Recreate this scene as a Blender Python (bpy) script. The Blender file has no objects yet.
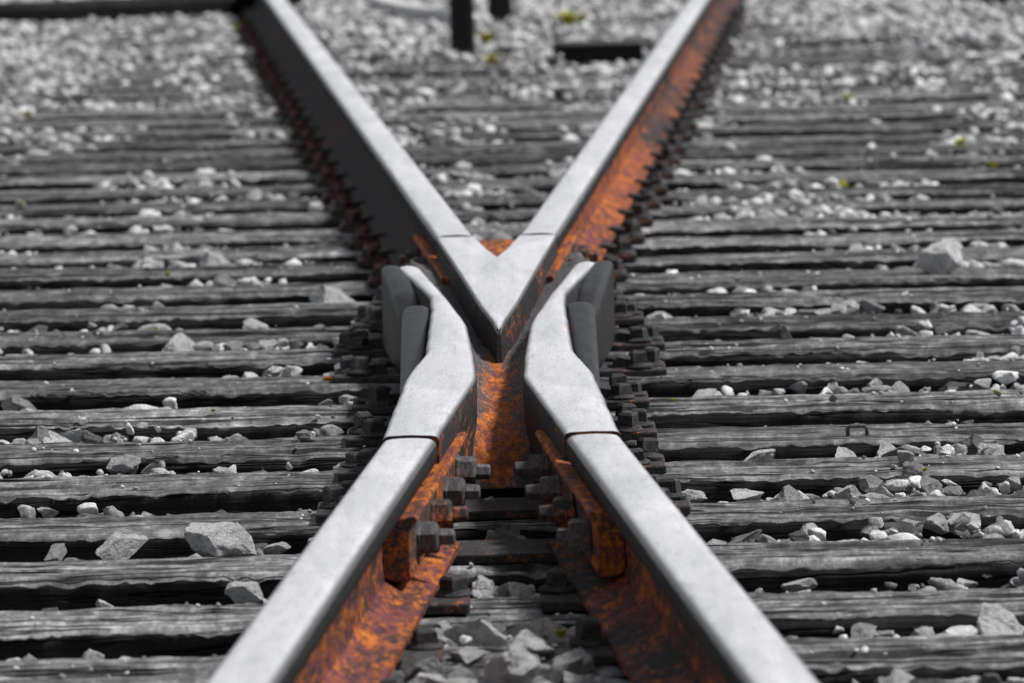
import bpy, bmesh, math, random
import numpy as np
from mathutils import Vector, Matrix, noise
random.seed(7); rng=np.random.default_rng(7)
scene=bpy.context.scene
COL=scene.collection
YX=11.1       # theoretical crossing point
ZS=-0.175     # sleeper top level (rail top = 0)
def cx(y):
    """half distance between the two rail centre lines (signed: changes sign at the crossing)"""
    if y<8.93: return -(.1309+.068*(8.93-y))
    if y>12.5: return .0812+.0637*(y-12.5)
    return -.1309+(.2121)*(y-8.93)/3.57

# ------------------------------------------------------------------ materials
def mat_new(name):
    m=bpy.data.materials.new(name); m.use_nodes=True
    nt=m.node_tree; b=nt.nodes["Principled BSDF"]
    return m,nt,b
def N(nt,t,**k):
    n=nt.nodes.new(t)
    for a,v in k.items(): setattr(n,a,v)
    return n
def coords(nt,scale,src='Object'):
    tc=N(nt,'ShaderNodeTexCoord'); mp=N(nt,'ShaderNodeMapping')
    mp.inputs['Scale'].default_value=scale
    nt.links.new(tc.outputs[src],mp.inputs['Vector'])
    return mp.outputs[0]
def noise_n(nt,vec,scale,detail=6,rough=0.6,dist=0):
    n=N(nt,'ShaderNodeTexNoise'); n.inputs['Scale'].default_value=scale
    n.inputs['Detail'].default_value=detail; n.inputs['Roughness'].default_value=rough
    n.inputs['Distortion'].default_value=dist
    if vec is not None: nt.links.new(vec,n.inputs['Vector'])
    return n.outputs['Fac']
def ramp(nt,fac,stops,interp='LINEAR'):
    r=N(nt,'ShaderNodeValToRGB'); r.color_ramp.interpolation=interp
    e=r.color_ramp.elements
    while len(e)<len(stops): e.new(0.5)
    for i,(p,c) in enumerate(stops):
        e[i].position=p
        if not hasattr(c,'__len__'): c=(c,c,c)
        e[i].color=(*c,1)
    nt.links.new(fac,r.inputs[0]); return r.outputs[0]
def mixc(nt,f,a,b,mode='MIX'):
    m=N(nt,'ShaderNodeMix'); m.data_type='RGBA'; m.blend_type=mode
    for sock,v in ((m.inputs[0],f),(m.inputs[6],a),(m.inputs[7],b)):
        if isinstance(v,bpy.types.NodeSocket): nt.links.new(v,sock)
        elif hasattr(v,'__len__'): sock.default_value=(*v,1)
        else: sock.default_value=v
    return m.outputs[2]
def math_n(nt,op,a,b=None,clamp=False):
    m=N(nt,'ShaderNodeMath'); m.operation=op; m.use_clamp=clamp
    for s,v in ((m.inputs[0],a),(m.inputs[1],b)):
        if v is None: continue
        if isinstance(v,bpy.types.NodeSocket): nt.links.new(v,s)
        else: s.default_value=v
    return m.outputs[0]
def bump(nt,b,h,strength,dist):
    n=N(nt,'ShaderNodeBump'); n.inputs['Strength'].default_value=strength
    n.inputs['Distance'].default_value=dist
    nt.links.new(h,n.inputs['Height']); nt.links.new(n.outputs[0],b.inputs['Normal'])
def normal_z(nt,which='True Normal'):
    g=N(nt,'ShaderNodeNewGeometry'); sx=N(nt,'ShaderNodeSeparateXYZ')
    nt.links.new(g.outputs[which],sx.inputs[0]); return sx.outputs[2]

def m_wood(name='weathered_wood',k=0.82):
    m,nt,b=mat_new(name)
    oi=N(nt,'ShaderNodeObjectInfo')
    off=N(nt,'ShaderNodeVectorMath'); off.operation='ADD'
    tc=N(nt,'ShaderNodeTexCoord'); nt.links.new(tc.outputs['Object'],off.inputs[0])
    cmb=N(nt,'ShaderNodeCombineXYZ'); nt.links.new(math_n(nt,'MULTIPLY',oi.outputs['Random'],37.0),cmb.inputs[0])
    nt.links.new(math_n(nt,'MULTIPLY',oi.outputs['Random'],3.0),cmb.inputs[1])
    nt.links.new(cmb.outputs[0],off.inputs[1])
    def mp(s):
        q=N(nt,'ShaderNodeMapping'); q.inputs['Scale'].default_value=s
        nt.links.new(off.outputs[0],q.inputs['Vector']); return q.outputs[0]
    grain=noise_n(nt,mp((1.8,42,42)),1.0,7,0.6,0.4)
    fine=noise_n(nt,mp((12,200,200)),1.0,4,0.65)
    blot=noise_n(nt,mp((2.4,5,5)),1.0,6,0.75)
    dust=noise_n(nt,mp((30,12,22)),1.0,7,0.8)
    crack=noise_n(nt,mp((1.0,20,20)),1.0,3,0.5,0.6)
    ck=math_n(nt,'ABSOLUTE',math_n(nt,'SUBTRACT',crack,0.5))
    ckm=ramp(nt,ck,[(0.0,0.0),(0.026,1.0)])
    base=ramp(nt,grain,[(0.35,(0.018*k,0.018*k,0.019*k)),(0.5,(0.12*k,0.121*k,0.124*k)),(0.64,(0.36*k,0.36*k,0.365*k))])
    base=mixc(nt,0.50,base,ramp(nt,blot,[(0.38,0.02*k),(0.64,0.38*k)]))
    base=mixc(nt,0.25,base,ramp(nt,fine,[(0.40,0.03*k),(0.60,0.32*k)]))
    base=mixc(nt,0.75,base,ramp(nt,dust,[(0.38,0.3),(0.5,.9),(0.63,2.3)]),'MULTIPLY')
    base=mixc(nt,1.0,base,ramp(nt,ckm,[(0,0.04),(1,1.0)]),'MULTIPLY')
    rv=ramp(nt,oi.outputs['Random'],[(0,0.65),(1,1.35)])
    base=mixc(nt,1.0,base,rv,'MULTIPLY')
    up=ramp(nt,normal_z(nt),[(0.35,0.06),(0.9,1.0)])  # weathered tops stay pale; side faces carry painted shade over dark creosote
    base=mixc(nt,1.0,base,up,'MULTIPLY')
    nt.links.new(base,b.inputs['Base Color'])
    b.inputs['Roughness'].default_value=0.75
    b.inputs['Specular IOR Level'].default_value=0.25
    h=math_n(nt,'ADD',math_n(nt,'MULTIPLY',grain,0.9),math_n(nt,'MULTIPLY',ckm,0.7))
    h=math_n(nt,'ADD',h,math_n(nt,'MULTIPLY',fine,0.2))
    h=math_n(nt,'ADD',h,math_n(nt,'MULTIPLY',dust,0.3))
    bump(nt,b,h,0.9,0.011)
    return m
def m_stone(name='crushed_stone'):
    m,nt,b=mat_new(name)
    g=N(nt,'ShaderNodeNewGeometry'); r=g.outputs['Random Per Island']
    v=coords(nt,(1,1,1),'Object')
    n1=noise_n(nt,v,38,7,0.75); n2=noise_n(nt,v,230,3,0.7)
    c=ramp(nt,r,[(0,(0.13,)*3),(0.35,(0.38,0.38,0.383)),(0.7,(0.70,0.70,0.705)),(1,(0.9,)*3)])
    c=mixc(nt,0.75,c,ramp(nt,n1,[(0.33,0.4),(0.5,1.05),(0.7,1.4)]),'MULTIPLY')
    c=mixc(nt,0.5,c,ramp(nt,n2,[(0.35,0.5),(0.6,1.3)]),'MULTIPLY')
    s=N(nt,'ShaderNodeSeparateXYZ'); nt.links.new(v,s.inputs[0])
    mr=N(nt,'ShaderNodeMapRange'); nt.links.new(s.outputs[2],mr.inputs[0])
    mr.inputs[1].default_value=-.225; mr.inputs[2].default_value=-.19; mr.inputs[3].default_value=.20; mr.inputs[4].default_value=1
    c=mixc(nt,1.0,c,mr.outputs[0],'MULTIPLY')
    nt.links.new(c,b.inputs['Base Color']); b.inputs['Roughness'].default_value=0.85
    b.inputs['Specular IOR Level'].default_value=0.25
    bump(nt,b,math_n(nt,'ADD',n1,math_n(nt,'MULTIPLY',n2,0.35)),0.9,0.010)
    return m
def m_stone_hi(name,tint=None):
    """object space is the unit stone, so noise scales are per stone"""
    m,nt,b=mat_new(name)
    oi=N(nt,'ShaderNodeObjectInfo'); r=oi.outputs['Random']
    v=coords(nt,(1,1,1))
    n0=noise_n(nt,v,1.3,5,0.6); n1=noise_n(nt,v,4,9,0.75); n2=noise_n(nt,v,16,6,0.8)
    if tint: c=mixc(nt,1.0,tint,ramp(nt,r,[(0,.85),(1,1.1)]),'MULTIPLY')
    else: c=ramp(nt,r,[(0,(0.18,)*3),(0.3,(0.46,0.46,0.463)),(0.65,(0.75,0.75,0.755)),(1,(0.9,0.9,.9))])
    c=mixc(nt,0.7,c,ramp(nt,n1,[(0.36,0.28),(0.45,0.95),(0.62,1.35)]),'MULTIPLY')
    c=mixc(nt,0.3,c,ramp(nt,n0,[(0.35,0.45),(0.6,1.2)]),'MULTIPLY')
    c=mixc(nt,0.5,c,ramp(nt,n2,[(0.38,0.45),(0.52,1.25)]),'MULTIPLY')
    nt.links.new(c,b.inputs['Base Color']); b.inputs['Roughness'].default_value=0.88
    b.inputs['Specular IOR Level'].default_value=0.2
    bump(nt,b,math_n(nt,'ADD',n1,math_n(nt,'MULTIPLY',n2,0.5)),1.0,0.02)
    return m
def m_railtop():
    m,nt,b=mat_new('polished_rail_steel')
    v=coords(nt,(60,1.0,60)); st=noise_n(nt,v,1.0,6,0.6)
    sp=noise_n(nt,coords(nt,(1,.22,1)),260,4,0.75)
    md=noise_n(nt,coords(nt,(1,.18,1)),60,6,0.75)
    bl=noise_n(nt,coords(nt,(1,0.15,1)),12,6,0.65,0.5)
    c=ramp(nt,st,[(0.3,(0.60,0.60,0.615)),(0.7,(0.76,0.76,0.78))])
    c=mixc(nt,0.45,c,ramp(nt,bl,[(0.33,(0.48,0.48,0.495)),(0.66,(0.86,0.86,0.88))]))
    c=mixc(nt,0.5,c,ramp(nt,sp,[(0.36,0.5),(0.50,1.05)]),'MULTIPLY')
    c=mixc(nt,0.3,c,ramp(nt,md,[(0.34,0.4),(0.48,1.0),(.7,1.1)]),'MULTIPLY')
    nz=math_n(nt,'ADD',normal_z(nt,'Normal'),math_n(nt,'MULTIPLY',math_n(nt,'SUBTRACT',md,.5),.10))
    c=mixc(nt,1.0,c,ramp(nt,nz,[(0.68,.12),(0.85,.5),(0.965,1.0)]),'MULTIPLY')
    nt.links.new(c,b.inputs['Base Color'])
    b.inputs['Metallic'].default_value=0.35
    nt.links.new(ramp(nt,bl,[(0.3,0.32),(0.7,0.50)]),b.inputs['Roughness'])
    bump(nt,b,math_n(nt,'ADD',sp,math_n(nt,'ADD',st,md)),0.3,0.0014)
    return m
def m_rust(name,amount,shift=None,centre=0.0,dk=1.0,redness=.4,big_s=13,front=None):
    """amount 0..1 : how much orange rust covers the dark steel. shift=(y0,y1,s0,s1) makes rust come and go along the piece"""
    m,nt,b=mat_new(name)
    v=coords(nt,(1,.3,1))
    big=noise_n(nt,coords(nt,(1,0.3,1)),big_s,6,0.8,0.2)
    huge=noise_n(nt,coords(nt,(1,0.8,1)),3.2,3,0.5)
    sm=noise_n(nt,v,85,7,0.85); gr=noise_n(nt,v,330,3,0.7); md=noise_n(nt,v,28,6,.85)
    f=math_n(nt,'ADD',math_n(nt,'MULTIPLY',big,0.40),math_n(nt,'MULTIPLY',sm,0.40))
    f=math_n(nt,'ADD',f,math_n(nt,'MULTIPLY',huge,0.20))
    if shift:
        s=N(nt,'ShaderNodeSeparateXYZ'); tc=N(nt,'ShaderNodeTexCoord'); nt.links.new(tc.outputs['Object'],s.inputs[0])
        def ms(a):
            mr=N(nt,'ShaderNodeMapRange'); nt.links.new(s.outputs[1],mr.inputs[0])
            for q in range(4): mr.inputs[q+1].default_value=a[q]
            return mr.outputs[0]
        f=math_n(nt,'ADD',f,ms(shift))
        if front: f=math_n(nt,'ADD',f,ms(front))
        if centre:
            ab=math_n(nt,'ABSOLUTE',math_n(nt,'ADD',s.outputs[0],.004))
            f=math_n(nt,'SUBTRACT',f,math_n(nt,'MULTIPLY',ab,centre))
    t=0.62-0.24*amount
    dark=ramp(nt,sm,[(0.3,(0.008*dk,0.008*dk,0.009*dk)),(0.6,(0.045*dk,0.042*dk,0.043*dk)),(0.75,(0.16*dk,0.158*dk,0.16*dk))])
    tone=math_n(nt,'ADD',math_n(nt,'MULTIPLY',sm,.5),math_n(nt,'MULTIPLY',md,.5))
    oran=ramp(nt,tone,[(0.37,(0.055,0.018,0.011)),(0.46,(0.20,0.055,0.018)),(0.56,(0.55,0.155,0.026)),(.68,(.82,.34,.10))])
    red=noise_n(nt,v,34,4,0.75)
    oran=mixc(nt,ramp(nt,red,[(0.58-.12*redness,0.0),(0.63-.12*redness,0.8)]),oran,(0.14,0.04,0.06))
    msk=ramp(nt,f,[(t-0.035,0.0),(t+0.035,1.0)])
    c=mixc(nt,msk,dark,oran)
    c=mixc(nt,0.6,c,ramp(nt,gr,[(0.35,0.4),(0.6,1.2)]),'MULTIPLY')
    nt.links.new(c,b.inputs['Base Color'])
    b.inputs['Roughness'].default_value=0.78
    b.inputs['Specular IOR Level'].default_value=0.2
    bump(nt,b,math_n(nt,'ADD',sm,math_n(nt,'ADD',math_n(nt,'MULTIPLY',gr,0.5),md)),0.6,0.003)
    return m
def m_plain(name,a,bc,scale=40,rough=0.7,met=0.0,bs=0.5,bd=0.003,spec=.3,st=(1,1,1)):
    m,nt,b=mat_new(name); n=noise_n(nt,coords(nt,st),scale,6,0.7)
    nt.links.new(ramp(nt,n,[(0.32,a),(0.68,bc)]),b.inputs['Base Color'])
    b.inputs['Roughness'].default_value=rough; b.inputs['Metallic'].default_value=met
    b.inputs['Specular IOR Level'].default_value=spec
    bump(nt,b,n,bs,bd); return m

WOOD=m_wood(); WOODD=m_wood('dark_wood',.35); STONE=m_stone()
SH=m_stone_hi('grey_stone'); STONEW=m_stone_hi('pale_stone',(0.9,0.9,0.9)); STONEO=m_stone_hi('rust_stained_stone',(0.8,0.24,0.03))
STONEY=m_stone_hi('mossy_stone',(0.60,0.58,0.06))
RTOP=m_railtop()
RSIDE=m_rust('dark_rail_steel',0.02,dk=.6)
RWEB=m_rust('rusty_rail_web',0.50,redness=.9); RWEBF=m_rust('patchy_rusty_rail_web',0.48,shift=(1.0,9,.04,-.03),big_s=9,redness=.7); RWEBD=m_rust('dark_rusty_rail_web',0.20,redness=1.6)
RBAR=m_rust('orange_rusty_bar',0.66)
RMED=m_rust('rusty_steel',0.44,dk=1.6); RFAST=m_rust('fastener_steel',0.10,dk=1.5); RFASTR=m_rust('red_rusted_fastener_steel',0.46,dk=1.2,redness=1.6)
RNUT=m_rust('worn_nut_steel',0.22,dk=3.4); RFLOOR=m_rust('rusty_casting',0.5,shift=(9.8,10.9,.13,0.01),centre=3.6,dk=2.8,front=(9.56,9.66,-.09,0.0))
CAST=m_plain('dark_cast_steel',(0.003,0.003,0.0035),(0.020,0.020,0.022),45,0.5,0.0,0.6,0.003,.35,(1,.3,1))
CASTR=m_rust('rust_streaked_cast_steel',0.20,dk=1.0)
BEDM=m_plain('fine_gravel',(0.02,0.02,0.02),(0.12,0.12,0.12),90,0.95,0,1.0,0.02)
SOIL=m_plain('dark_soil',(0.018,0.019,0.016),(0.06,0.062,0.05),6,0.95,0,1.0,0.05)
CONC=m_plain('pale_concrete',(0.48,0.48,0.48),(0.65,0.65,0.64),30,0.9)
LEAF=m_plain('weed_leaf',(0.26,0.26,0.02),(0.50,0.46,0.04),25,0.6)
POSTM=m_plain('dark_post_paint',(0.005,0.005,0.006),(0.015,0.015,0.016),30,0.7)

# ------------------------------------------------------------------ helpers
def mk(name,verts,faces,mats,idx=None,smooth=False,origin=(0,0,0),recalc=True,bevel=None):
    me=bpy.data.meshes.new(name)
    o=Vector(origin)
    me.from_pydata([tuple(Vector(v)-o) for v in verts],[],faces)
    for m in (mats if isinstance(mats,(list,tuple)) else [mats]): me.materials.append(m)
    if idx is not None: me.polygons.foreach_set('material_index',idx)
    if recalc:
        bm=bmesh.new(); bm.from_mesh(me); bmesh.ops.recalc_face_normals(bm,faces=bm.faces)
        if bevel:
            ed=[e for e in bm.edges if len(e.link_faces)==2 and e.calc_face_angle(0)>0.5]
            bmesh.ops.bevel(bm,geom=ed,offset=bevel,segments=2,affect='EDGES',profile=0.6)
        bm.to_mesh(me); bm.free()
    if smooth: me.polygons.foreach_set('use_smooth',[True]*len(me.polygons))
    me.update()
    ob=bpy.data.objects.new(name,me); ob.location=o; COL.objects.link(ob); return ob
def loft(rings,closed_caps=True):
    n=len(rings[0]); V=[p for r in rings for p in r]; F=[]
    for i in range(len(rings)-1):
        for j in range(n):
            k=(j+1)%n
            F.append((i*n+j,i*n+k,(i+1)*n+k,(i+1)*n+j))
    if closed_caps:
        F.append(tuple(range(n))); F.append(tuple((len(rings)-1)*n+j for j in range(n)))
    return V,F
def boxv(x0,x1,y0,y1,z0,z1):
    V=[(x0,y0,z0),(x1,y0,z0),(x1,y1,z0),(x0,y1,z0),(x0,y0,z1),(x1,y0,z1),(x1,y1,z1),(x0,y1,z1)]
    F=[(0,1,2,3),(4,5,6,7),(0,1,5,4),(1,2,6,5),(2,3,7,6),(3,0,4,7)]
    return V,F
def merge(parts):
    V=[];F=[]
    for v,f in parts:
        o=len(V); V+=list(v); F+=[tuple(i+o for i in ff) for ff in f]
    return V,F
def lathe(prof,n,axis='z',rot=0.0):
    rings=[]
    for r,z in prof:
        ring=[]
        for i in range(n):
            a=2*math.pi*i/n+rot
            ring.append((r*math.cos(a),r*math.sin(a),z))
        rings.append(ring)
    V,F=loft(rings)
    if axis=='x': V=[(z,x,y) for x,y,z in V]
    return V,F
def child(c,p):
    c.parent=p; c.location=c.location-p.matrix_basis.translation
def tag(o,label,cat,group=None,kind=None):
    if label: o['label']=label
    if cat: o['category']=cat
    if group: o['group']=group
    if kind: o['kind']=kind
def sharp(ob,deg):
    ob.data.polygons.foreach_set('use_smooth',[True]*len(ob.data.polygons))
    try: ob.data.set_sharp_from_angle(angle=math.radians(deg))
    except Exception: pass

# ------------------------------------------------------------------ ground
def ground():
    V,F=[(-400,-60,-0.27),(400,-60,-0.27),(400,900,-0.27),(-400,900,-0.27)],[(0,1,2,3)]
    g=mk('ground',V,F,SOIL); g['kind']='structure'
    nx,ny=90,260; V=[];F=[]
    for j in range(ny+1):
        for i in range(nx+1):
            x=-3.2+6.4*i/nx; y=5.5+25.5*j/ny
            e=min(1,(3.2-abs(x))/0.5,(y-5.5)/0.3+0.2,(31.0-y)/2.5)
            z=-0.232+0.012*noise.noise(Vector((x*9,y*9,0)))-(1-max(0,e))*0.06
            if y>21: z+=0.035*min(1,(y-21)/2)*max(0,e)
            V.append((x,y,z))
    for j in range(ny):
        for i in range(nx):
            a=j*(nx+1)+i; F.append((a,a+1,a+nx+2,a+nx+1))
    b=mk('ballast_bed',V,F,BEDM,smooth=True); b['kind']='structure'
ground()

# ------------------------------------------------------------------ sleepers
def sleeper_mesh(seed):
    L=4.7; W=0.24; H=0.14; nx=520; nt_=28
    prof=[]
    for i in range(nt_+1): prof.append((-W/2+W*i/nt_,0.0,1))
    for i in range(1,7): prof.append((W/2,-H*i/6,0))
    prof.append((0,-H,0))
    for i in range(6,0,-1): prof.append((-W/2,-H*i/6,0))
    rings=[]
    for k in range(nx+1):
        x=-L/2+L*k/nx; ring=[]
        for (y,z,top) in prof:
            n1=noise.noise(Vector((x*1.2,y*24+seed*9,seed*3.1)))
            n2=noise.noise(Vector((x*14,y*80,seed*5.7)))
            n3=noise.noise(Vector((x*.6,y*3,seed*1.7)))
            n4=noise.noise(Vector((x*18,y*30,seed*2.9)))
            if top:
                e=min(W/2-abs(y),0.026)/0.026
                ch=noise.noise(Vector((x*3.0,seed*7.7,3.0 if y>0 else 9.0)))
                ch2=noise.noise(Vector((x*34.0,seed*2.7,3.0 if y>0 else 9.0)))
                drop=(1-e)**1.4*(0.005+0.014*max(0,ch-.1)+0.012*abs(ch2))
                rid=max(0,1-abs(noise.noise(Vector((x*0.7,y*20+seed*3,seed*11.0))))*15)
                zz=z+0.005*n1+0.002*n2+0.003*n3+0.0026*n4-0.018*rid*e-drop
                yy=y*(1-0.02*(1-e)*ch-0.03*(1-e)*ch2)+0.002*n3
            else:
                nn=noise.noise(Vector((x*2.0,z*60,seed*4.1)))
                yy=y+(0.005*nn+.003*n4)*(1 if y>0 else -1)+0.002*n3; zz=z+0.003*n3
                if abs(y)<0.01: yy=y; zz=z
            ring.append((x,yy,zz))
        rings.append(ring)
    V,F=loft(rings)
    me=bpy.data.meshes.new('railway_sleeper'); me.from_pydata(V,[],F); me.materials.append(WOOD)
    bm=bmesh.new(); bm.from_mesh(me); bmesh.ops.recalc_face_normals(bm,faces=bm.faces); bm.to_mesh(me); bm.free()
    me.polygons.foreach_set('use_smooth',[True]*len(me.polygons)); me.update(); return me
SM=[sleeper_mesh(i+1) for i in range(9)]
sleeper_y=[]
for k in range(-3,37):
    y=8.44+0.5*k+random.uniform(-.018,.018)
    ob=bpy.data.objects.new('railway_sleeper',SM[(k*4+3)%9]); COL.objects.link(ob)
    flip=math.pi if random.random()<.5 else 0
    ob.location=(random.uniform(-.06,.06),y,ZS+random.uniform(-.004,.0015))
    ob.rotation_euler=(0,random.uniform(-.0015,.0015),flip+random.uniform(-.010,.010))
    ob.scale=(1,random.uniform(.90,1.06),1)
    tag(ob,'weathered grey cracked timber sleeper bedded in crushed stone','sleeper','timber sleepers under the rail crossing')
    sleeper_y.append(y)

# ------------------------------------------------------------------ rails
HP=[(.070,-.160),(.070,-.151),(.032,-.141),(.0105,-.128),(.0085,-.110),(.0085,-.060),(.013,-.047),(.0360,-.038),(.0385,-.032),(.0400,-.018),(.0390,-.0105),(.0362,-.0056),(.0315,-.0026),(.0240,-.0011),(.0120,-.0003)]
PROF=HP+[(0,0)]+[(-x,z) for x,z in reversed(HP)]
def rail(sign,y0,y1,webmat,label):
    ys=[y0+(y1-y0)*i/int((y1-y0)/0.3) for i in range(int((y1-y0)/0.3)+1)]
    rings=[[(sign*cx(y)+px+random.uniform(-.0003,.0003),y,pz) for px,pz in PROF] for y in ys]
    V,F=loft(rings); n=len(PROF); idx=[]
    for f in F:
        if len(f)>4: idx.append(1); continue
        j=f[0]%n; k=f[1]%n; zm=(PROF[j][1]+PROF[k][1])/2
        idx.append(0 if zm>-.010 else (1 if zm>-.040 else 2))
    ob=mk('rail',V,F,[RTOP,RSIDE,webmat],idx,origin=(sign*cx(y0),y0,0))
    sharp(ob,50)
    tag(ob,label,'rail','rails meeting at the crossing'); return ob
nl=rail(+1,4.5,8.915,RWEB,'worn steel rail with orange rusty web bolted to the crossing')
nr=rail(-1,4.5,8.915,RWEB,'worn steel rail with rusty web running into the crossing')
fr=rail(+1,12.53,45,RWEBF,'worn steel rail with bright orange rust on its web')
fl=rail(-1,12.53,45,RWEBD,'worn steel rail with dark stained web and foot')

nutV,nutF=lathe([(0.013,-.001),(0.027,0.0),(0.027,.005),(0.0235,.0055),(0.0235,.026),(0.019,.030),(0.0125,.030),(0.0115,.050),(0.008,.052)],6,'x',0.2)
sqV,sqF=lathe([(0.013,-.001),(0.027,0.0),(0.029,.005),(0.028,.026),(0.023,.030),(0.0125,.030),(0.0115,.044),(0.008,.046)],4,'x',0.2)
def nut_at(loc,dirx,par,mat):
    sq=random.random()<.5
    key=('square' if sq else 'hex')+mat.name
    me=bpy.data.meshes.get(key)
    if me is None:
        o=mk('bolt',sqV if sq else nutV,sqF if sq else nutF,mat,bevel=.0014); me=o.data; me.name=key; bpy.data.objects.remove(o)
    o=bpy.data.objects.new('bolt',me); COL.objects.link(o)
    o.location=Vector(loc); o.rotation_euler=(random.uniform(0,1),random.uniform(-.05,.05),(0 if dirx>0 else math.pi)+random.uniform(-.06,.06))
    child(o,par)
def joint_bar(railob,sign,side,y0,y1,mat,nb=6,label=None):
    P=[(.0095,-.052),(.034,-.0430),(.053,-.0395),(.057,-.046),(.046,-.058),(.045,-.112),(.047,-.122),(.044,-.128),(.026,-.128),(.0095,-.122)]
    rings=[]
    for y in [y0+(y1-y0)*i/8 for i in range(9)]:
        rings.append([(sign*cx(y)+side*px,y,pz) for px,pz in P])
    V,F=loft(rings)
    idx=[]
    for f in F:
        if len(f)>4: idx.append(2); continue
        j=f[0]%10; idx.append(0 if j in (0,1,2,3) else 1)
    ob=mk('joint_bar',V,F,[mat,RMED,RMED],idx,origin=(sign*cx(y0),y0,-.05),bevel=.002)
    if label: ob['label']=label
    for i in range(nb):
        y=y0+(y1-y0)*(i+.5)/nb
        nut_at((sign*cx(y)+side*.045,y+random.uniform(-.012,.012),-.086+random.uniform(-.004,.004)),side,ob,RMED if i%3==1 else RNUT)
    child(ob,railob)
joint_bar(nl,+1,+1,8.34,9.34,RBAR,4,'orange rusty joint bar with bolts')
joint_bar(nr,-1,-1,8.34,9.34,RBAR,4,'rusty joint bar with bolts')
joint_bar(fl,-1,-1,12.0,13.1,RBAR,5)
joint_bar(fr,+1,+1,12.0,13.1,RBAR,5)
joint_bar(nl,+1,-1,8.34,9.0,RMED,3)
joint_bar(nr,-1,+1,8.34,9.0,RMED,3)

# ------------------------------------------------------------------ frog
frog=bpy.data.objects.new('rail_crossing_frog',None); COL.objects.link(frog); frog.location=(0,YX,-.16)
tag(frog,'cast steel crossing frog with pointed nose and flared wings','rail crossing')
def interp(st,y):
    for a,b in zip(st,st[1:]):
        if a[0]<=y<=b[0]:
            t=(y-a[0])/(b[0]-a[0])
            return [a[i]+(b[i]-a[i])*t for i in range(1,len(a))]
    return list(st[-1][1:])
def smooth_st(st,n,w):
    y0,y1=st[0][0],st[-1][0]; out=[]
    for i in range(n+1):
        y=y0+(y1-y0)*i/n
        acc=[0]*(len(st[0])-1); ws=0
        for q in range(-4,5):
            yy=min(max(y+q*w/4,y0),y1); v=interp(st,yy); wt=5-abs(q); ws+=wt
            acc=[a+wt*b for a,b in zip(acc,v)]
        out.append((y,*[a/ws for a in acc]))
    return out
# Y, inner x, outer x, top z, foot
WING=[(8.95,.090,.171,0,.055),(9.74,.0365,.149,0,.045),(9.82,.036,.146,0,.045),(10.16,.041,.121,0,.035),(10.66,.0535,.119,0,.03),
      (11.00,.078,.119,.0,.03),(11.20,.092,.123,-.001,.02),(11.50,.118,.153,-.001,.02),(11.80,.143,.187,-.001,.01),(11.90,.152,.191,-.005,.01),(11.96,.160,.193,-.018,.009),(11.985,.168,.193,-.045,.008)]
def wing(s):
    st=smooth_st(WING,190,.06); rings=[]
    for y,xi,xo,zt,ft in st:
        xi+=.0010*noise.noise(Vector((y*7,s*3,1))); xo+=.0014*noise.noise(Vector((y*8,s*3,7)))
        r=min(.010,(xo-xi)*.36)
        P=[(xi+.003,-.150),(xi,-.03+zt),(xi,-r+zt),(xi+r*.12,-r*.62+zt),(xi+r*.38,-r*.28+zt),(xi+r,-.0009+zt),((xi+xo)/2,zt+.0004),(xo-r,zt-.0009),(xo-r*.38,-r*.28+zt),(xo-r*.12,-r*.62+zt),(xo,-r+zt),(xo+.001,-.05+zt),(xo-.004,-.075+zt),(xo-.002,-.125),(xo+ft,-.140),(xo+ft,-.152)]
        rings.append([(s*px,y,pz+(.0006*noise.noise(Vector((px*40,y*14,s))) if pz>-.02 else 0)) for px,pz in P])
    V,F=loft(rings); n=16; idx=[]
    for f in F:
        if len(f)>4: idx.append(1); continue
        j=f[0]%n
        idx.append(0 if 3<=j<=8 else 1)
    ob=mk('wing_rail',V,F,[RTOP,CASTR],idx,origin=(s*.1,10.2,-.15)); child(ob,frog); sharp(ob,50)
wing(-1); wing(1)
def blob(name,ST,s,w,org,flat,e=.75):
    rings=[]
    for y,xi,xo,zt in smooth_st(ST,60,w):
        c=(xi+xo)/2; h=(xo-xi)/2; ring=[(s*xi,y,-.15)]
        for k in range(19):
            a=math.pi*(1-k/18); ca,sa=math.cos(a),math.sin(a)
            px=math.copysign(abs(ca)**e,ca); pz=abs(sa)**e
            ring.append((s*(c+h*px),y,zt-h*flat+h*flat*pz+.0008*noise.noise(Vector((px*3,y*20,s)))))
        ring.append((s*xo,y,-.15)); rings.append(ring)
    V,F=loft(rings)
    ob=mk(name,V,F,CAST,origin=org); child(ob,frog); sharp(ob,50)
for s in (-1,1):
    blob('reinforcing_ridge',[(9.96,.142,.152,-.13),(9.99,.136,.160,-.082),(10.12,.128,.163,-.064),(10.5,.120,.166,-.036),(10.85,.117,.169,-.012),(11.00,.117,.170,-.003),(11.06,.118,.169,-.005),(11.10,.120,.167,-.016),(11.12,.123,.162,-.04)],s,.02,(s*.14,10.5,-.15),.9,.72)
    blob('wing_shoulder',[(11.30,.124,.168,-.09),(11.34,.128,.180,-.046),(11.44,.136,.192,-.018),(11.60,.154,.204,-.004),(11.80,.178,.217,.001),(11.89,.184,.220,-.003),(11.94,.187,.220,-.016),(11.97,.190,.218,-.045)],s,.025,(s*.17,11.6,-.15),.85,.72)
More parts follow.
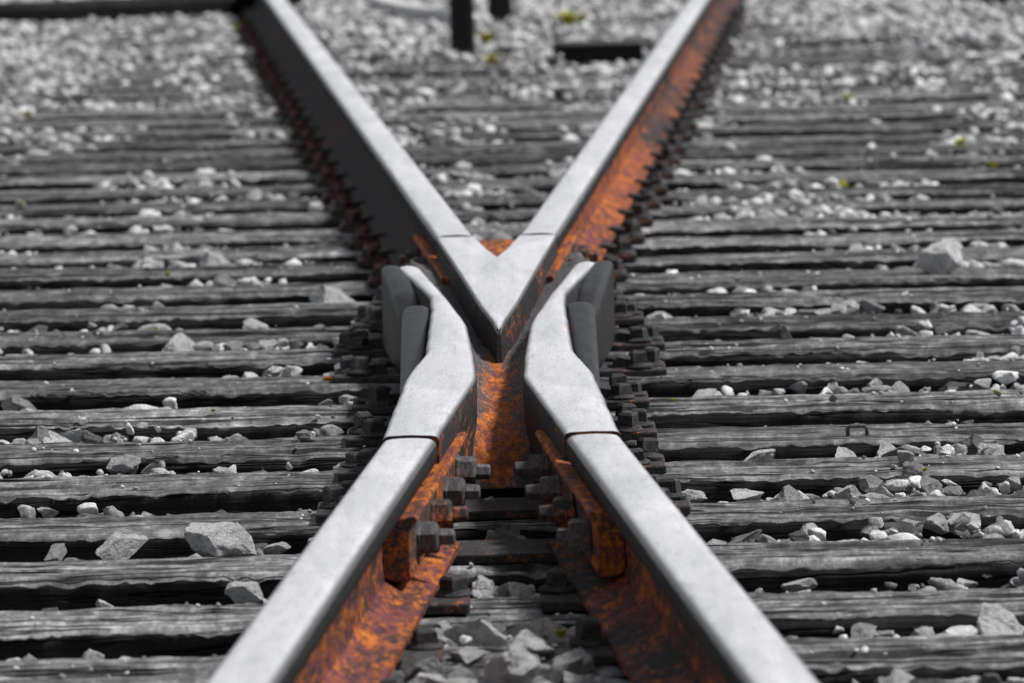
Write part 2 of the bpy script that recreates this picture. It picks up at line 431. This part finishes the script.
def nose():
    L=[(-.003,10.64,-.014),(-.012,10.78,-.008),(-.032,11.0,-.002),(-.059,11.45,0),(-.088,11.95,0),(-.120,12.49,0)]
    IN=[(-.042,12.49,0),(-.018,12.22,-.003),(0,12.08,-.006)]
    top=L+IN+[(-x,y,z) for x,y,z in reversed(IN[:-1])]+[(-x,y,z) for x,y,z in reversed(L)]
    n=len(top); V=list(top)
    for i,(x,y,z) in enumerate(top):
        V.append((x+(0.004 if x>0 else -.004),y-(.03 if i in(0,n-1) else 0),-.150))
    F=[]
    m=len(L)-1
    r=[n-1-i for i in range(m+1)]
    sp=[]
    for i in range(m):
        V.append((0,L[i][1],L[i][2]+.0006)); sp.append(len(V)-1)
    crotch=m+3
    for i in range(len(sp)-1):
        F.append((i,i+1,sp[i+1],sp[i])); F.append((r[i],sp[i],sp[i+1],r[i+1]))
    k=len(sp)-1
    F.append((k,m,m+1,m+2,crotch,sp[k])); F.append((r[k],sp[k],crotch,crotch+1,crotch+2,r[m]))
    F.append((0,sp[0],r[0]))
    nt_=len(F)
    for i in range(n):
        j=(i+1)%n; F.append((i,j,n+j,n+i))
    F.append(tuple(n+i for i in range(n)))
    idx=[0]*nt_+[1]*(len(F)-nt_)
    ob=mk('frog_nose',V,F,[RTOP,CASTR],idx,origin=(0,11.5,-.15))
    bm=bmesh.new(); bm.from_mesh(ob.data)
    ed=[e for e in bm.edges if len(e.link_faces)==2 and len({f.material_index for f in e.link_faces})==2]
    bmesh.ops.bevel(bm,geom=ed,offset=.007,segments=4,affect='EDGES',profile=.5,clamp_overlap=False,material=0,offset_type='OFFSET')
    bm.to_mesh(ob.data); bm.free(); sharp(ob,60)
    child(ob,frog)
nose()
def floor_():
    rings=[]
    ST=[(9.55,-.1495),(9.58,-.135),(9.64,-.112),(9.74,-.092),(9.88,-.080),(10.1,-.073),(10.6,-.068),(11.3,-.066),(12.4,-.066)]
    for i in range(120):
        y=9.55+2.85*(i/119)**1.5; zt=interp(ST,y)[0]
        hw=.048 if y<10.6 else .048+.058*(y-10.6)+.02
        ring=[(-hw,y,-.152),(hw,y,-.152)]
        for k in range(21):
            t=1-2*k/20; q=min(1,max(0,(y-9.55)*4))
            ring.append((hw*t,y+.03*abs(t)**2*(1-q),max(-.1515,zt+.030*abs(t)**2.2*q+.006*noise.noise(Vector((t*3,y*16,0)))+.003*noise.noise(Vector((t*9,y*50,4))))))
        rings.append(ring)
    V,F=loft(rings)
    ob=mk('flangeway_floor',V,F,RFLOOR,smooth=True,origin=(0,0,0)); child(ob,frog)
    V,F=boxv(-.034,.034,12.32,12.75,-.15,-.028)
    ob=mk('filler_block',V,F,RBAR,origin=(0,12.6,-.15),bevel=.005); child(ob,frog)
    ob['label']='orange rusty filler block'
floor_()

# ------------------------------------------------------------------ tie plates + screws
def screw_mesh(mat):
    a=lathe([(0.010,0),(0.024,0),(0.025,.003),(0.020,.007),(0.014,.009)],14)
    s=[(0.0185,.007),(0.0195,.010),(0.0185,.022),(0.013,.0255)]
    b=lathe(s,4,rot=math.pi/4)
    V,F=merge([a,b]); o=mk('screw_spike',V,F,mat,bevel=None); me=o.data; bpy.data.objects.remove(o); return me
def clip_mesh(mat):
    rings=[]
    for y in (-.034,-.030,.030,.034):
        w=.001 if abs(y)>.032 else 0
        rings.append([(-.028+w,y,0),(.020-w,y,0),(.020-w,y,.008),(.006,y,.015-w),(-.018,y,.020-w),(-.028+w,y,.016)])
    V,F=loft(rings); o=mk('rail_clip',V,F,mat); me=o.data; bpy.data.objects.remove(o); return me
FM={'d':(screw_mesh(RFAST),clip_mesh(RFAST),RFAST),'r':(screw_mesh(RFASTR),clip_mesh(RFASTR),RFASTR)}
def plate(x0,x1,y,items,kd='d'):
    V,F=boxv(x0,x1,y-.08,y+.08,ZS+.001,ZS+.0145)
    ob=mk('tie_plate',V,F,FM[kd][2],origin=((x0+x1)/2,y,ZS),bevel=.003)
    tag(ob,'dark rusted steel tie plate screwed to a sleeper' if kd=='d' else 'reddish rusted steel tie plate screwed to a sleeper','tie plate','tie plates holding the rails')
    for kind,x,yy,fl in items:
        o=bpy.data.objects.new('screw_spike' if kind=='s' else 'rail_clip',FM[kd][0] if kind=='s' else FM[kd][1]); COL.objects.link(o)
        o.location=Vector((x,yy,ZS+.0147)); 
        if kind=='s': o.rotation_euler=(random.uniform(-.1,.1),random.uniform(-.1,.1),random.uniform(0,1.5)); o.scale=(1,1,random.uniform(.8,1.4))
        else: o.rotation_euler=(0,0,0 if fl>0 else math.pi)
        child(o,ob)
for y in sleeper_y:
    if y<7.0 or y>25.5: continue
    c=abs(cx(y)); items=[]
    def side(sg,e):
        items.append(('c',sg*(e+.010),y,sg))
        items.append(('s',sg*(e+.030),y-.052+random.uniform(-.008,.008),0))
        items.append(('s',sg*(e+.050),y+.0+random.uniform(-.008,.008),0))
        items.append(('s',sg*(e+.028),y+.052+random.uniform(-.008,.008),0))
    if 8.9<y<12.45 or c<.115:
        if y<9: edge=c+.072
        elif y<12.45: edge=interp(WING,min(y,11.9))[1]+.045 if y<11.95 else .21
        else: edge=c+.072
        if 9.9<y<11.95: edge=max(edge,.180 if y<11.2 else .225)
        edge=max(edge,c+.07)
        side(1,edge); side(-1,edge)
        plate(-edge-.078,edge+.078,y,items)
    else:
        for sg in (1,-1):
            items=[]
            for q in (1,-1):
                xx=sg*c+q*.082
                if c<.14 and q*sg<0: continue
                if q*sg<0 and y<9:
                    items.append(('s',xx+q*.014,y+random.uniform(-.02,.02),0)); continue
                items.append(('c',xx,y,q)); items.append(('s',xx+q*.024,y-.050,0)); items.append(('s',xx+q*.026,y+.050,0))
            a,b=sg*c-.135,sg*c+.135
            if y<9:
                if sg>0: a=sg*c-.118
                else: b=sg*c+.118
            if c<.145:
                if sg>0: a=max(a,.003)
                else: b=min(b,-.003)
            plate(a,b,y,items,'r' if (sg<0 and y>12.4) else 'd')

# ------------------------------------------------------------------ stones
def clipped(sub,seed,nplanes):
    r=random.Random(seed); bm=bmesh.new(); bmesh.ops.create_icosphere(bm,subdivisions=sub,radius=1)
    off=Vector((seed*1.7,seed*.3,0))
    for _ in range(nplanes):
        n=Vector((r.gauss(0,1),r.gauss(0,1),r.gauss(0,1))).normalized(); d=r.uniform(.34,.74)
        for v in bm.verts:
            t=v.co.dot(n)-d
            if t>0: v.co-=n*t
    sx,sy,sz=r.uniform(.95,1.4),r.uniform(.65,.95),r.uniform(.55,.9)
    for v in bm.verts:
        if sub>2:
            v.co*=1+.12*noise.noise(v.co*2.2+off)+.05*noise.noise(v.co*6+off)+.022*noise.noise(v.co*16+off)
        v.co.x*=sx; v.co.y*=sy; v.co.z*=sz
    return bm
HI=[]
for i in range(18):
    bm=clipped(5,i+100,14); me=bpy.data.meshes.new('ballast_stone'); bm.to_mesh(me); bm.free()
    me.polygons.foreach_set('use_smooth',[False]*len(me.polygons)); me.materials.append(SH); HI.append(me)
def arr(bm):
    bm.verts.index_update(); bmesh.ops.triangulate(bm,faces=bm.faces)
    V=np.array([v.co[:] for v in bm.verts]); F=np.array([[v.index for v in f.verts] for f in bm.faces]); bm.free(); return V,F
MID=[arr(clipped(3,i+300,12)) for i in range(24)]
LOW=[arr(clipped(1,i+500,6)) for i in range(16)]
stones=[]
def blocked(x,y,r):
    c=abs(cx(y))
    if abs(abs(x)-c)<.078+r*.6: return True
    if 8.9<y<12.6 and abs(x)<(interp(WING,min(max(y,8.95),11.9))[1]+.06 if y<11.95 else .22)+r*.3:
        if y<9.52 and abs(x)<.03: return False
        return True
    return False
def near_plate(x,y):
    c=abs(cx(y)); d=min(abs(y-q) for q in sleeper_y)
    return d<.1 and (abs(abs(x)-c)<.17 or (8.9<y<12.5 and abs(x)<.3))
def cl(x,y): return noise.noise(Vector((x*2.1+4,y*1.1,2.2)))+.5*noise.noise(Vector((x*6,y*3,8)))
for k in range(-3,45):
    yc=8.44+.5*k+.25
    if yc>31: break
    wid=.085*yc+.35
    farY=25.4
    nst=int(2*wid*.27*700) if yc<farY else int(2*wid*.5*430)
    for _ in range(nst):
        x=random.uniform(-wid,wid); far=yc>=farY
        y=yc+(random.uniform(-.14,.14) if not far else random.uniform(-.25,.25))
        s=random.choice((.008,.010,.013,.016,.020,.025,.031)) *random.uniform(.85,1.15)
        if blocked(x,y,s): continue
        n=cl(x,y); lvl=ZS-.040+.028*max(-.6,min(1,n*1.7))
        cov=min(1,max(0,(y-17-(1.0 if x>0.3 else 0)+2*n)/6))
        lvl+= .034*cov
        if abs(x)<.5 and y>14: lvl+=.006
        if -.14<x<.14 and y<8.9: lvl+=.020
        if far: lvl=ZS+.004+.02*n
        z=lvl+random.uniform(-.014,.014)-max(0,s-.022)*.7
        stones.append((x,y,z,s))
    ys=yc+.25; dens=22
    if yc>15: dens=20+min(1,(yc-15)/9)**1.6*190
    for _ in range(int(2*wid*.24*dens)):
        x=random.uniform(-wid,wid); y=ys+random.uniform(-.12,.12); s=random.uniform(.005,.012) if random.random()<.88 else random.uniform(.012,.022)
        if yc>15: s=random.uniform(.008,.026)
        if blocked(x,y,s) or near_plate(x,y): continue
        pr=.45+1.5*cl(x,y)+(.15 if yc>21 and x<.3 else 0)
        if yc>23: pr+=.4
        if random.random()>pr: continue
        stones.append((x,y,ZS+s*.3,s))
    if yc<16:
        for _ in range(int(2*wid*.5*150)):
            x=random.uniform(-wid,wid); y=yc+random.uniform(-.25,.25); s=random.uniform(.0022,.006)
            if blocked(x,y,s): continue
            if random.random()>.6+.9*cl(x,y): continue
            d=min(abs(y-q) for q in sleeper_y)
            if d<.11: stones.append((x,y,ZS+s*.3,s))
SPEC=[(.95,13.42,.046,STONEW,1.4),(-.40,9.20,.054,STONEW,.9),(-.57,9.20,.036,STONEW,1.0),(-.72,10.7,.034,STONEW,1.0),(-.86,11.2,.044,SH,.8),
 (-.36,8.70,.028,STONEW,1.0),(.42,10.2,.040,STONEW,.8),(.29,9.70,.036,STONEW,.8),(.375,9.70,.028,STONEW,.9),(.60,9.20,.021,SH,1.9),(-.33,9.22,.026,STONEW,.8),(-.66,9.22,.026,SH,.9),
 (.405,8.70,.028,STONEW,.5),(.545,12.20,.028,SH,1.4),(-.35,13.2,.044,STONEW,.9),(-.5,12.7,.032,STONEW,.9),(-.8,14.2,.038,SH,1.0),(-.62,12.2,.046,STONEW,.8),
 (.65,8.20,.038,STONEW,.9),(-.31,11.42,.015,STONEO,.9),(-.03,8.16,.040,STONEW,1.1),(.055,8.20,.036,STONEW,1.1),(-.085,8.2,.030,STONEW,1.0),(.0,7.70,.05,STONEW,1.4),(.09,7.68,.045,STONEW,1.3),(-.10,7.70,.042,STONEW,1.4),
 (.04,7.74,.035,STONEW,1.4),(-.05,7.66,.04,STONEW,1.4),(.13,7.72,.03,SH,1.2),(-.14,7.74,.03,STONEW,1.2),(.02,8.12,.028,STONEW,1.3),(.095,8.14,.028,STONEW,1.2),(.03,7.96,.030,STONEW,.7),(-.05,7.92,.024,STONEW,.7),
 (.02,8.66,.028,STONEW,1.0),(-.03,8.70,.026,STONEW,1.0),(.045,8.08,.020,STONEY,1.1),(.56,10.2,.03,STONEW,.9),(.66,10.2,.03,SH,.9),(.74,10.22,.028,STONEW,.8),
 (-.30,12.25,.036,STONEW,.9),(-.42,11.7,.032,STONEW,.8),(-.28,12.7,.034,STONEW,.8),(.33,12.7,.032,STONEW,.9),(.004,9.22,.022,SH,1.2),(-.014,9.29,.018,STONEW,1.2),(.014,9.31,.018,SH,1.3),(.0,9.15,.016,STONEO,1),(.022,9.24,.013,STONEW,1.2),(-.024,9.20,.014,STONEO,1.2),
 (-.02,9.48,.014,SH,1.2),(.018,9.50,.013,STONEO,1.1),(.70,13.2,.012,STONEO,1),(-.95,17.2,.018,STONEO,1),(.9,16.3,.016,STONEY,1),(-.45,10.2,.022,STONEW,.8),(.36,11.2,.026,STONEW,.7),(.92,11.7,.024,STONEW,.8)]
def put_stone(x,y,z,s,mat,vz,label,i):
    me=HI[i%18]
    if mat is not SH:
        key=f'{me.name}_{mat.name}'; m2=bpy.data.meshes.get(key)
        if m2 is None: m2=me.copy(); m2.name=key; m2.materials.clear(); m2.materials.append(mat)
        me=m2
    o=bpy.data.objects.new('ballast_stone',me); COL.objects.link(o)
    o.location=(x,y,z); o.scale=(s*1.15,s*1.15,s*1.15*vz)
    o.rotation_euler=(random.uniform(-.4,.4),random.uniform(-.4,.4),random.uniform(0,6.28))
    tag(o,label,'stone','loose ballast stones around the rails')
cnt=0
for i,(x,y,s,mt,vz) in enumerate(SPEC):
    d=min(abs(y-q) for q in sleeper_y)
    base=ZS if d<.1 else ZS-.026
    lab={'pale_stone':'pale angular crushed stone lying beside a sleeper','rust_stained_stone':'small orange rust stained stone on a sleeper','mossy_stone':'yellow green mossy stone between the rails'}.get(mt.name,'large grey angular crushed stone between the sleepers')
    put_stone(x,y,base+s*vz*.38,s,mt,vz,lab,i*5+2); cnt+=1
S=np.array(stones)
inview=(np.abs(S[:,0])<.079*S[:,1])&(S[:,1]>7.5)
score=np.where(inview,S[:,3]/S[:,1]*(1+8*np.clip(S[:,2]-(ZS-.04),-.05,.06)/.06*.12),0)*np.where(S[:,2]>ZS-.032,1,.3)
order=np.argsort(-score); pick=set(order[:298-cnt].tolist())
for n,i in enumerate(sorted(pick)):
    x,y,z,s=S[i]; put_stone(float(x),float(y),float(z),float(s),SH,1.0,'grey angular crushed stone between timber sleepers',n)
VV=[];FF=[];off=0
for i in range(len(S)):
    if i in pick: continue
    x,y,z,s=S[i]
    V,F=(MID[i%24] if (y<13.5 and s>.009 and z>ZS-.05) else LOW[i%16])
    a,b=rng.uniform(0,6.28,2)
    ca,sa,cb,sb=math.cos(a),math.sin(a),math.cos((b-3.14)*.25),math.sin((b-3.14)*.25)
    R=np.array([[ca,-sa,0],[sa,ca,0],[0,0,1]])@np.array([[1,0,0],[0,cb,-sb],[0,sb,cb]])
    VV.append((V@R.T)*(s*1.1)+np.array([x,y,z])); FF.append(F+off); off+=len(V)
VV=np.concatenate(VV).astype(np.float32); FF=np.concatenate(FF).astype(np.int32)
me=bpy.data.meshes.new('ballast'); me.vertices.add(len(VV)); me.vertices.foreach_set('co',VV.ravel())
me.loops.add(FF.size); me.loops.foreach_set('vertex_index',FF.ravel())
me.polygons.add(len(FF)); me.polygons.foreach_set('loop_start',np.arange(0,FF.size,3,dtype=np.int32))
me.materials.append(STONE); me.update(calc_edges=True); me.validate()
bo=bpy.data.objects.new('ballast',me); COL.objects.link(bo); tag(bo,'grey crushed stone ballast filling between the sleepers','ballast',None,'stuff')
print('stones',len(S),'faces',len(FF))

# ------------------------------------------------------------------ small things
def staple(x,y,z):
    R=.0035; pts=[(-.016,0,0),(-.016,0,.014),(-.012,0,.018),(.012,0,.018),(.016,0,.014),(.016,0,0)]
    rings=[]
    for i,p in enumerate(pts):
        a=Vector(pts[max(0,i-1)]);b=Vector(pts[min(len(pts)-1,i+1)]); t=(b-a).normalized(); u=Vector((0,1,0)); w=t.cross(u)
        rings.append([tuple(Vector(p)+u*R*math.cos(q*math.pi/4)+w*R*math.sin(q*math.pi/4)) for q in range(8)])
    V,F=loft(rings); V=[(a+x,b+y,c+z) for a,b,c in V]
    o=mk('iron_staple',V,F,RNUT,smooth=True,origin=(x,y,z)); tag(o,'small iron staple driven into a sleeper','staple')
staple(.59,min(sleeper_y,key=lambda q:abs(q-10.4))-.06,ZS-.004)
def post(x,y,w,h,label):
    rings=[]
    for z,k in ((-.28,1.0),(0,1.0),(h*.5,.98),(h-.02,.97),(h,.8)):
        a=w/2*k;c=a*.75; rings.append([(x-a,y-c,z),(x-c,y-a,z),(x+c,y-a,z),(x+a,y-c,z),(x+a,y+c,z),(x+c,y+a,z),(x-c,y+a,z),(x-a,y+c,z)])
    V,F=loft(rings); o=mk('marker_post',V,F,POSTM,origin=(x,y,-.28)); tag(o,label,'post')
post(-.107,22.9,.088,.75,'short dark post standing in the ballast between rails')
post(.035,25.6,.10,.75,'short dark post standing on the far ballast')
def plank():
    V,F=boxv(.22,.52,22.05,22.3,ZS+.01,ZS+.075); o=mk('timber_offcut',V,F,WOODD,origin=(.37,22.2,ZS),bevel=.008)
    o.rotation_euler=(0,.01,.05); tag(o,'dark short timber block lying on the ballast','timber')
plank()
def weed(x,y,h,n=26):
    V=[];F=[]
    for i in range(n):
        a=random.uniform(0,6.28); l=h*random.uniform(.5,1); w=h*.12; lean=random.uniform(.3,1.0)
        d=Vector((math.cos(a),math.sin(a),0)); p=Vector((-d.y,d.x,0)); b=Vector((x,y,ZS+.006))+d*random.uniform(0,h*.2)
        m=b+d*l*lean*.4+Vector((0,0,l*.6)); t=b+d*l*lean+Vector((0,0,l*.75))
        k=len(V); V+=[tuple(b),tuple(m+p*w),tuple(t),tuple(m-p*w)]; F.append((k,k+1,k+2,k+3))
    o=mk('weed',V,F,LEAF,origin=(x,y,ZS),recalc=False); tag(o,'small yellow green weed growing through the ballast','weed','weeds in the ballast')
for w in [(0.0,22.0,.06),(-.02,23.6,.07),(.3,24.8,.09),(.36,25.0,.07),(1.28,17.3,.035),(-1.45,19.6,.035),(-1.0,25.0,.05),(.07,8.06,.018),(.66,9.78,.010),(-.72,13.7,.015),(1.3,16.4,.03),(-.68,12.45,.010),(1.1,19.5,.03),(-.2,15.4,.02),(-.85,9.4,.009),(.86,10.9,.010),(.3,10.9,.008),(-.5,10.9,.009),(-1.2,15.9,.02)]: weed(*w)
def strip(name,pts,w,h,mat,label,cat):
    rings=[]
    for i,p in enumerate(pts):
        a=Vector(pts[max(0,i-1)]);b=Vector(pts[min(len(pts)-1,i+1)]); t=(b-a).normalized(); q=Vector((-t.y,t.x)); p=Vector(p)
        z=-.22; rings.append([(p.x+q.x*w/2,p.y+q.y*w/2,z),(p.x+q.x*w/2,p.y+q.y*w/2,z+h*.8),(p.x+q.x*w*.4,p.y+q.y*w*.4,z+h),(p.x-q.x*w*.4,p.y-q.y*w*.4,z+h),(p.x-q.x*w/2,p.y-q.y*w/2,z+h*.8),(p.x-q.x*w/2,p.y-q.y*w/2,z)])
    V,F=loft(rings); o=mk(name,V,F,mat,origin=(pts[0][0],pts[0][1],-.22)); tag(o,label,cat)
strip('concrete_kerb',[(-.50+.05*t,25.5+1.6*(1-t/8)**2) for t in range(0,9)],.10,.10,CONC,'pale curved concrete edging behind the ballast','kerb')
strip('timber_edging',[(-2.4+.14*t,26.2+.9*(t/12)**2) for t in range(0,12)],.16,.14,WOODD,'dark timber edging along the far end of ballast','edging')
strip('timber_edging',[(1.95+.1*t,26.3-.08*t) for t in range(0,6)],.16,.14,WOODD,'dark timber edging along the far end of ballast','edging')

# ------------------------------------------------------------------ light, world, camera
el,az=math.radians(56),math.radians(86)
w=bpy.data.worlds.new("World"); scene.world=w; w.use_nodes=True; nt=w.node_tree
sk=nt.nodes.new('ShaderNodeTexSky'); sk.sky_type='NISHITA'; sk.sun_disc=False; sk.sun_elevation=el; sk.sun_rotation=az
hs=nt.nodes.new('ShaderNodeHueSaturation'); hs.inputs['Saturation'].default_value=.2
nt.links.new(sk.outputs[0],hs.inputs['Color']); bg=nt.nodes['Background']; nt.links.new(hs.outputs[0],bg.inputs[0]); bg.inputs[1].default_value=.11
sd=bpy.data.lights.new('sun','SUN'); sd.energy=4.1; sd.angle=math.radians(8); sd.color=(1,.98,.96)
so=bpy.data.objects.new('sun',sd); COL.objects.link(so)
dv=Vector((math.sin(az)*math.cos(el),math.cos(az)*math.cos(el),math.sin(el)))
so.rotation_euler=dv.to_track_quat('Z','Y').to_euler(); so.location=dv*30
cd=bpy.data.cameras.new('camera'); co=bpy.data.objects.new('camera',cd); COL.objects.link(co); scene.camera=co
cd.sensor_width=36; cd.lens=6300/1024*36; cd.clip_start=.1; cd.clip_end=2000
R=Matrix.Rotation(math.radians(-.118),4,'Z')@Matrix.Rotation(math.radians(90-5.544),4,'X')@Matrix.Rotation(math.radians(-1.34),4,'Z')
co.matrix_world=Matrix.Translation((0,0,1.0))@R
cd.dof.use_dof=True; cd.dof.focus_distance=9.9; cd.dof.aperture_fstop=9.5
scene.view_settings.view_transform='Standard'; scene.view_settings.look='None'; scene.view_settings.exposure=0
